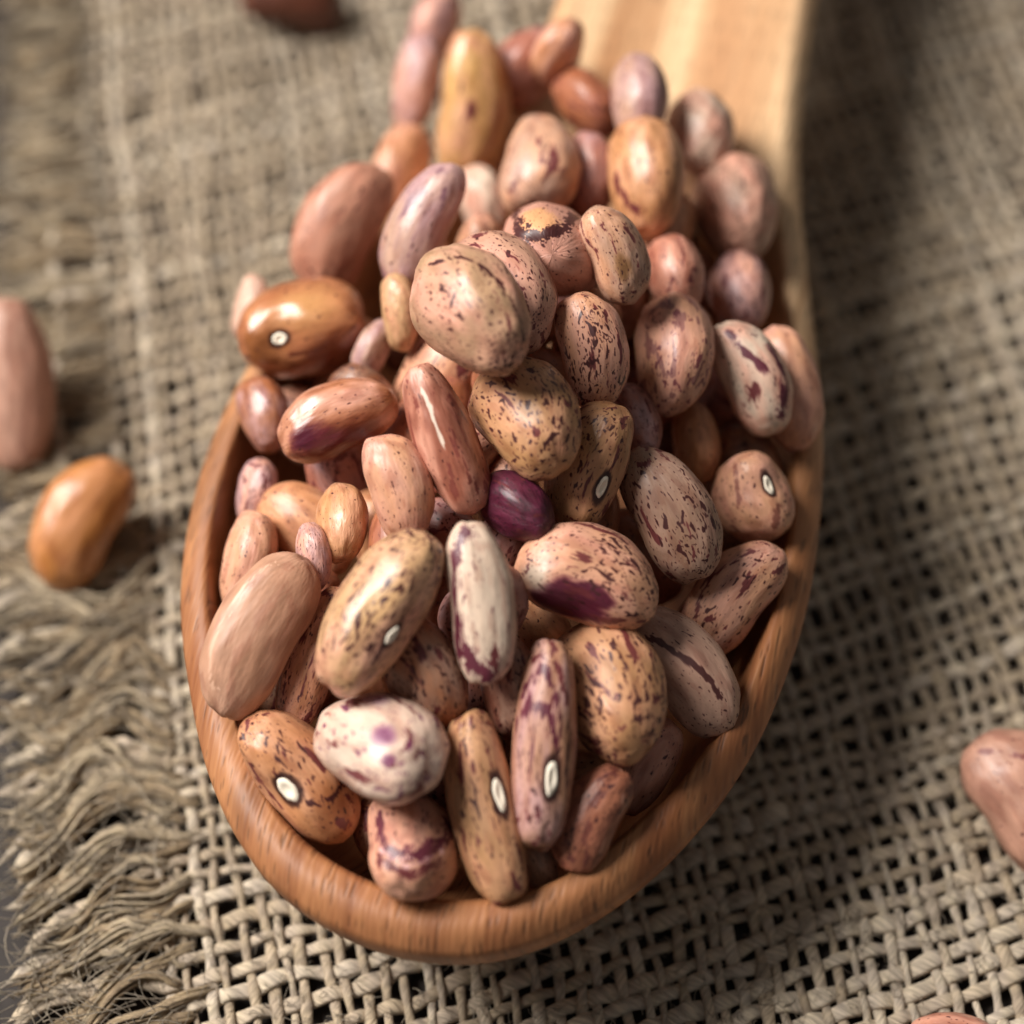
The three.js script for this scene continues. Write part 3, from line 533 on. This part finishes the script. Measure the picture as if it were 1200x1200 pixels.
bean(568, 946, 113, 41, 78, { c: '#b5875f', t: 'tan', s: 0.35, ss: 0.75, gloss: 0.3, hil: [21, -16], hs: [30, 10], sb: [-10, -60], line: [[[[-30, 40], [-18, 80]], 3, 'spot']] }, 'slim tan spotted bean with a white hilum standing at the front centre');
// beans lying loose on the burlap
function loose(px, py, a, b, deg, o, label) {
  const S = solidOf(px, py, a, b, deg, o);
  for (let d = 0.22; d < 0.36; d += 0.0003) { S.place(d); let low = 1; for (const [x, y, z] of SPH) low = Math.min(low, S.c.y + S.X.y * x * S.h[0] + S.Y.y * y * S.h[1] + S.Z.y * z * S.h[2]); if (low < CLOTH_Y + 0.0006) break; }
  S.o = o; S.label = label; S.group = LOOSE;
  return S;
}
const looseBeans = [
  loose(96, 612, 84, 50, -62, { c: '#b5753c', t: 'orange', s: 0.0, gloss: 0.8, roll: 95 }, 'smooth orange brown bean lying alone on the fringe left of the spoon'),
  loose(18, 450, 100, 44, 86, { c: '#b58a76', t: '#a87a66', s: 0.1, gloss: 0.4, roll: 90 }, 'pinkish brown bean cut by the left edge of the photo, on the frayed cloth edge'),
  loose(1206, 938, 92, 66, 58, { c: '#ab7c69', t: '#bd8e78', s: 0.05, gloss: 0.3, roll: 70, line: [[[[-50, -60], [-10, -50], [40, -20]], 4, '#7f4a44']] }, 'pink bean with a crease at the right edge of the photo, on the burlap'),
  loose(1124, 1234, 66, 42, 20, { c: 'pink', t: 'red', s: 0.2, roll: 90 }, 'rosy bean barely showing at the bottom right edge of the photo'),
  loose(342, -2, 60, 40, 10, { c: '#4f2a1c', t: '#6a3a28', s: 0.1, roll: 90 }, 'dark brown blurred bean at the top edge of the photo, left of the heap'),
];
const REFS = 'back mauve bean|shaded back bean|pale orange back bean|dark handle bean|upright greyish mauve bean|overhanging reddish brown bean|thin pink back bean|upright tan orange bean|sunken mauve pink bean|yellow tan bean|pale pink handle bean|orange bean with curved mark|broad greyish pink bean|pale sliver bean|orange eye patch bean|pointed grey bean|curved mauve grey bean|small rosy bean at right|mauve right rim bean|pale pink right rim bean|brown cheek spot bean|pale left edge bean|small sunken grey bean|narrow light tan bean|dim mauve gap bean|shaded orange gap bean|mauve left wall bean|rosy left rim bean|brown hilum bean right of centre|broad brown freckled bean|pink veined bean|biggest tan bean|upright freckled tan bean|round marbled bean|purple striped white bean|dark purple bean|flecked grey brown bean|round white eyed bean|dusty dotted right bean|smooth pinkish tan bean|small smooth tan bean|glossy perched bean|glossy purple ended bean|white lined long bean|tan left wall bean|small mauve bean|shaded flecked bean|shaded brown gap bean|narrow rusty bean|big flat brown bean|golden speckled bean|purple edged white bean|dusky pink shaded bean|round brown freckled bean|purple patched bean|dark lined dusty bean|hidden grey front bean|rusty pale edged bean|purple banded bean|orange tan hilum bean|plump white dotted bean|mauve chevron bean|slim spotted front bean'.split('|');
// beans that show only in the gaps between the top ones
const deepOnes = [];
{
  const r = rng(5), M = V();
  for (let k = 0; k < 60000 && deepOnes.length < 260; k++) {
    const p = V(mix(-0.05, 0.05, r()), 0, mix(-0.07, 0.06, r())), d = rimDist(p); if (d < 0.005 || along(p) > bowlBack - 0.004) continue;
    const top = heapY(p) - 0.0058, bot = floorAt(p) + 0.0035; if (top < bot) continue; p.y = mix(bot, top, Math.sqrt(r()));
    const T = (3.0 + 0.8 * r()) * MM, S = { c: p, h: [T * (1.8 + 0.3 * r()), T * 1.25, T] };
    const e = new THREE.Euler(r() * 6.28, r() * 6.28, r() * 6.28), m = new THREE.Matrix4().makeRotationFromEuler(e); S.X = V(); S.Y = V(); S.Z = V(); m.extractBasis(S.X, S.Y, S.Z);
    if (blocked(S, placed, 0.9) || blocked(S, deepOnes, 0.84)) continue;
    S.deep = true; deepOnes.push(S);
  }
}
// keep of these only what the lens can see: one ray per 4 pixels against all beans
{
  const all = [...placed, ...deepOnes], seen = new Map(), o = camera.position;
  const box = all.map((S) => { const v = V().subVectors(S.c, o), z = -v.dot(back), s = 600 / HALF / z; return [600 + v.dot(right) * s, 600 - v.dot(upv) * s, S.h[0] * s * 1.1]; });
  for (let py = 2; py < 1120; py += 4) for (let px = 180; px < 1000; px += 4) {
    let best = 9, hit = -1; const d = rayOf(px, py);
    for (let k = 0; k < all.length; k++) {
      const b = box[k]; if (Math.abs(px - b[0]) > b[2] || Math.abs(py - b[1]) > b[2]) continue;
      const S = all[k], q = V().subVectors(o, S.c), E = [d.dot(S.X) / S.h[0], d.dot(S.Y) / S.h[1], d.dot(S.Z) / S.h[2]], Q = [q.dot(S.X) / S.h[0], q.dot(S.Y) / S.h[1], q.dot(S.Z) / S.h[2]];
      const A = E[0] ** 2 + E[1] ** 2 + E[2] ** 2, B = E[0] * Q[0] + E[1] * Q[1] + E[2] * Q[2], Cc = Q[0] ** 2 + Q[1] ** 2 + Q[2] ** 2 - 1, D = B * B - A * Cc; if (D < 0) continue;
      const t = (-B - Math.sqrt(D)) / A; if (t < best) { best = t; hit = k; }
    }
    if (hit >= 0) seen.set(hit, (seen.get(hit) ?? 0) + 1);
  }
  placed.forEach((S, k) => { if (globalThis.DEBUG_BEANS || (seen.get(k) ?? 0) < 40) console.log('seen', k, seen.get(k) ?? 0, S.label); });
  deepOnes.forEach((S, k) => { S.px = box[placed.length + k]; S.seen = seen.get(placed.length + k) ?? 0; });
  placed.forEach((S, k) => { S.px = box[k]; });
  for (let k = deepOnes.length - 1; k >= 0; k--) if (deepOnes[k].seen < 6) deepOnes.splice(k, 1);
  console.log('beans', placed.length, 'deep', deepOnes.length);
}
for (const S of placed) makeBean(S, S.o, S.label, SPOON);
for (const S of looseBeans) makeBean(S, S.o, S.label, LOOSE);
{
  const protos = [['tan', 'pink', 0.35], ['brown', 'red', 0.2], ['#8d6c5a', 'brown', 0.45], ['mauve', 'red', 0.3], ['orange', 'tan', 0.15]].map(([c, t, s], k) => {
    const S = { c: V(0, 0, 0), X: V(1, 0, 0), Y: V(0, 1, 0), Z: V(0, 0, 1), h: [6.4 * MM, 4.3 * MM, 3.4 * MM], seed: 3 + k * 5, blunt: 0.86, taper: 0.05, bend: 0.14, dent: 0.06, lump: 0.04, mean: 50, xh: 0, hil: null, toLocal: () => V(0, 1, 0) };
    return { g: beanGeometry(S, 32, 22), m: new THREE.MeshPhysicalMaterial({ map: skinMap(S, { c, t, s }, 256, 160), bumpMap: skinBump, bumpScale: 0.0001, roughness: 0.45, clearcoat: 0.2, clearcoatRoughness: 0.3 }) };
  });
  const tints = ['freckled tan', 'reddish brown', 'dark flecked grey', 'mauve', 'orange tan'], taken = new Set();
  deepOnes.forEach((S, k) => {
    const q = protos[k % protos.length], m = mesh('speckled_bean', q.g, q.m, scene);
    new THREE.Matrix4().makeBasis(S.X, S.Y, S.Z).setPosition(S.c).decompose(m.position, m.quaternion, m.scale); m.scale.setScalar(S.h[2] / (3.4 * MM));
    // named by the nearest top bean and the side of it on which it shows
    const near = placed.map((P, n) => [Math.hypot(P.px[0] - S.px[0], P.px[1] - S.px[1]), n]).sort((u, v) => u[0] - v[0]);
    let label;
    for (const [, n] of near) {
      const dx = S.px[0] - placed[n].px[0], dy = S.px[1] - placed[n].px[1], s = Math.abs(dx) > 2.2 * Math.abs(dy) ? (dx < 0 ? 'left of' : 'right of') : Math.abs(dy) > 2.2 * Math.abs(dx) ? (dy < 0 ? 'above' : 'below') : `${dy < 0 ? 'upper' : 'lower'} ${dx < 0 ? 'left' : 'right'} of`;
      label = `${tints[k % 5]} bean in the gap ${s} the ${REFS[n]}`;
      if (!taken.has(label)) break;
    }
    taken.add(label);
    tag(m, label, 'bean', 'beans glimpsed in the gaps under the top beans');
  });
}
renderer.render(scene, camera);
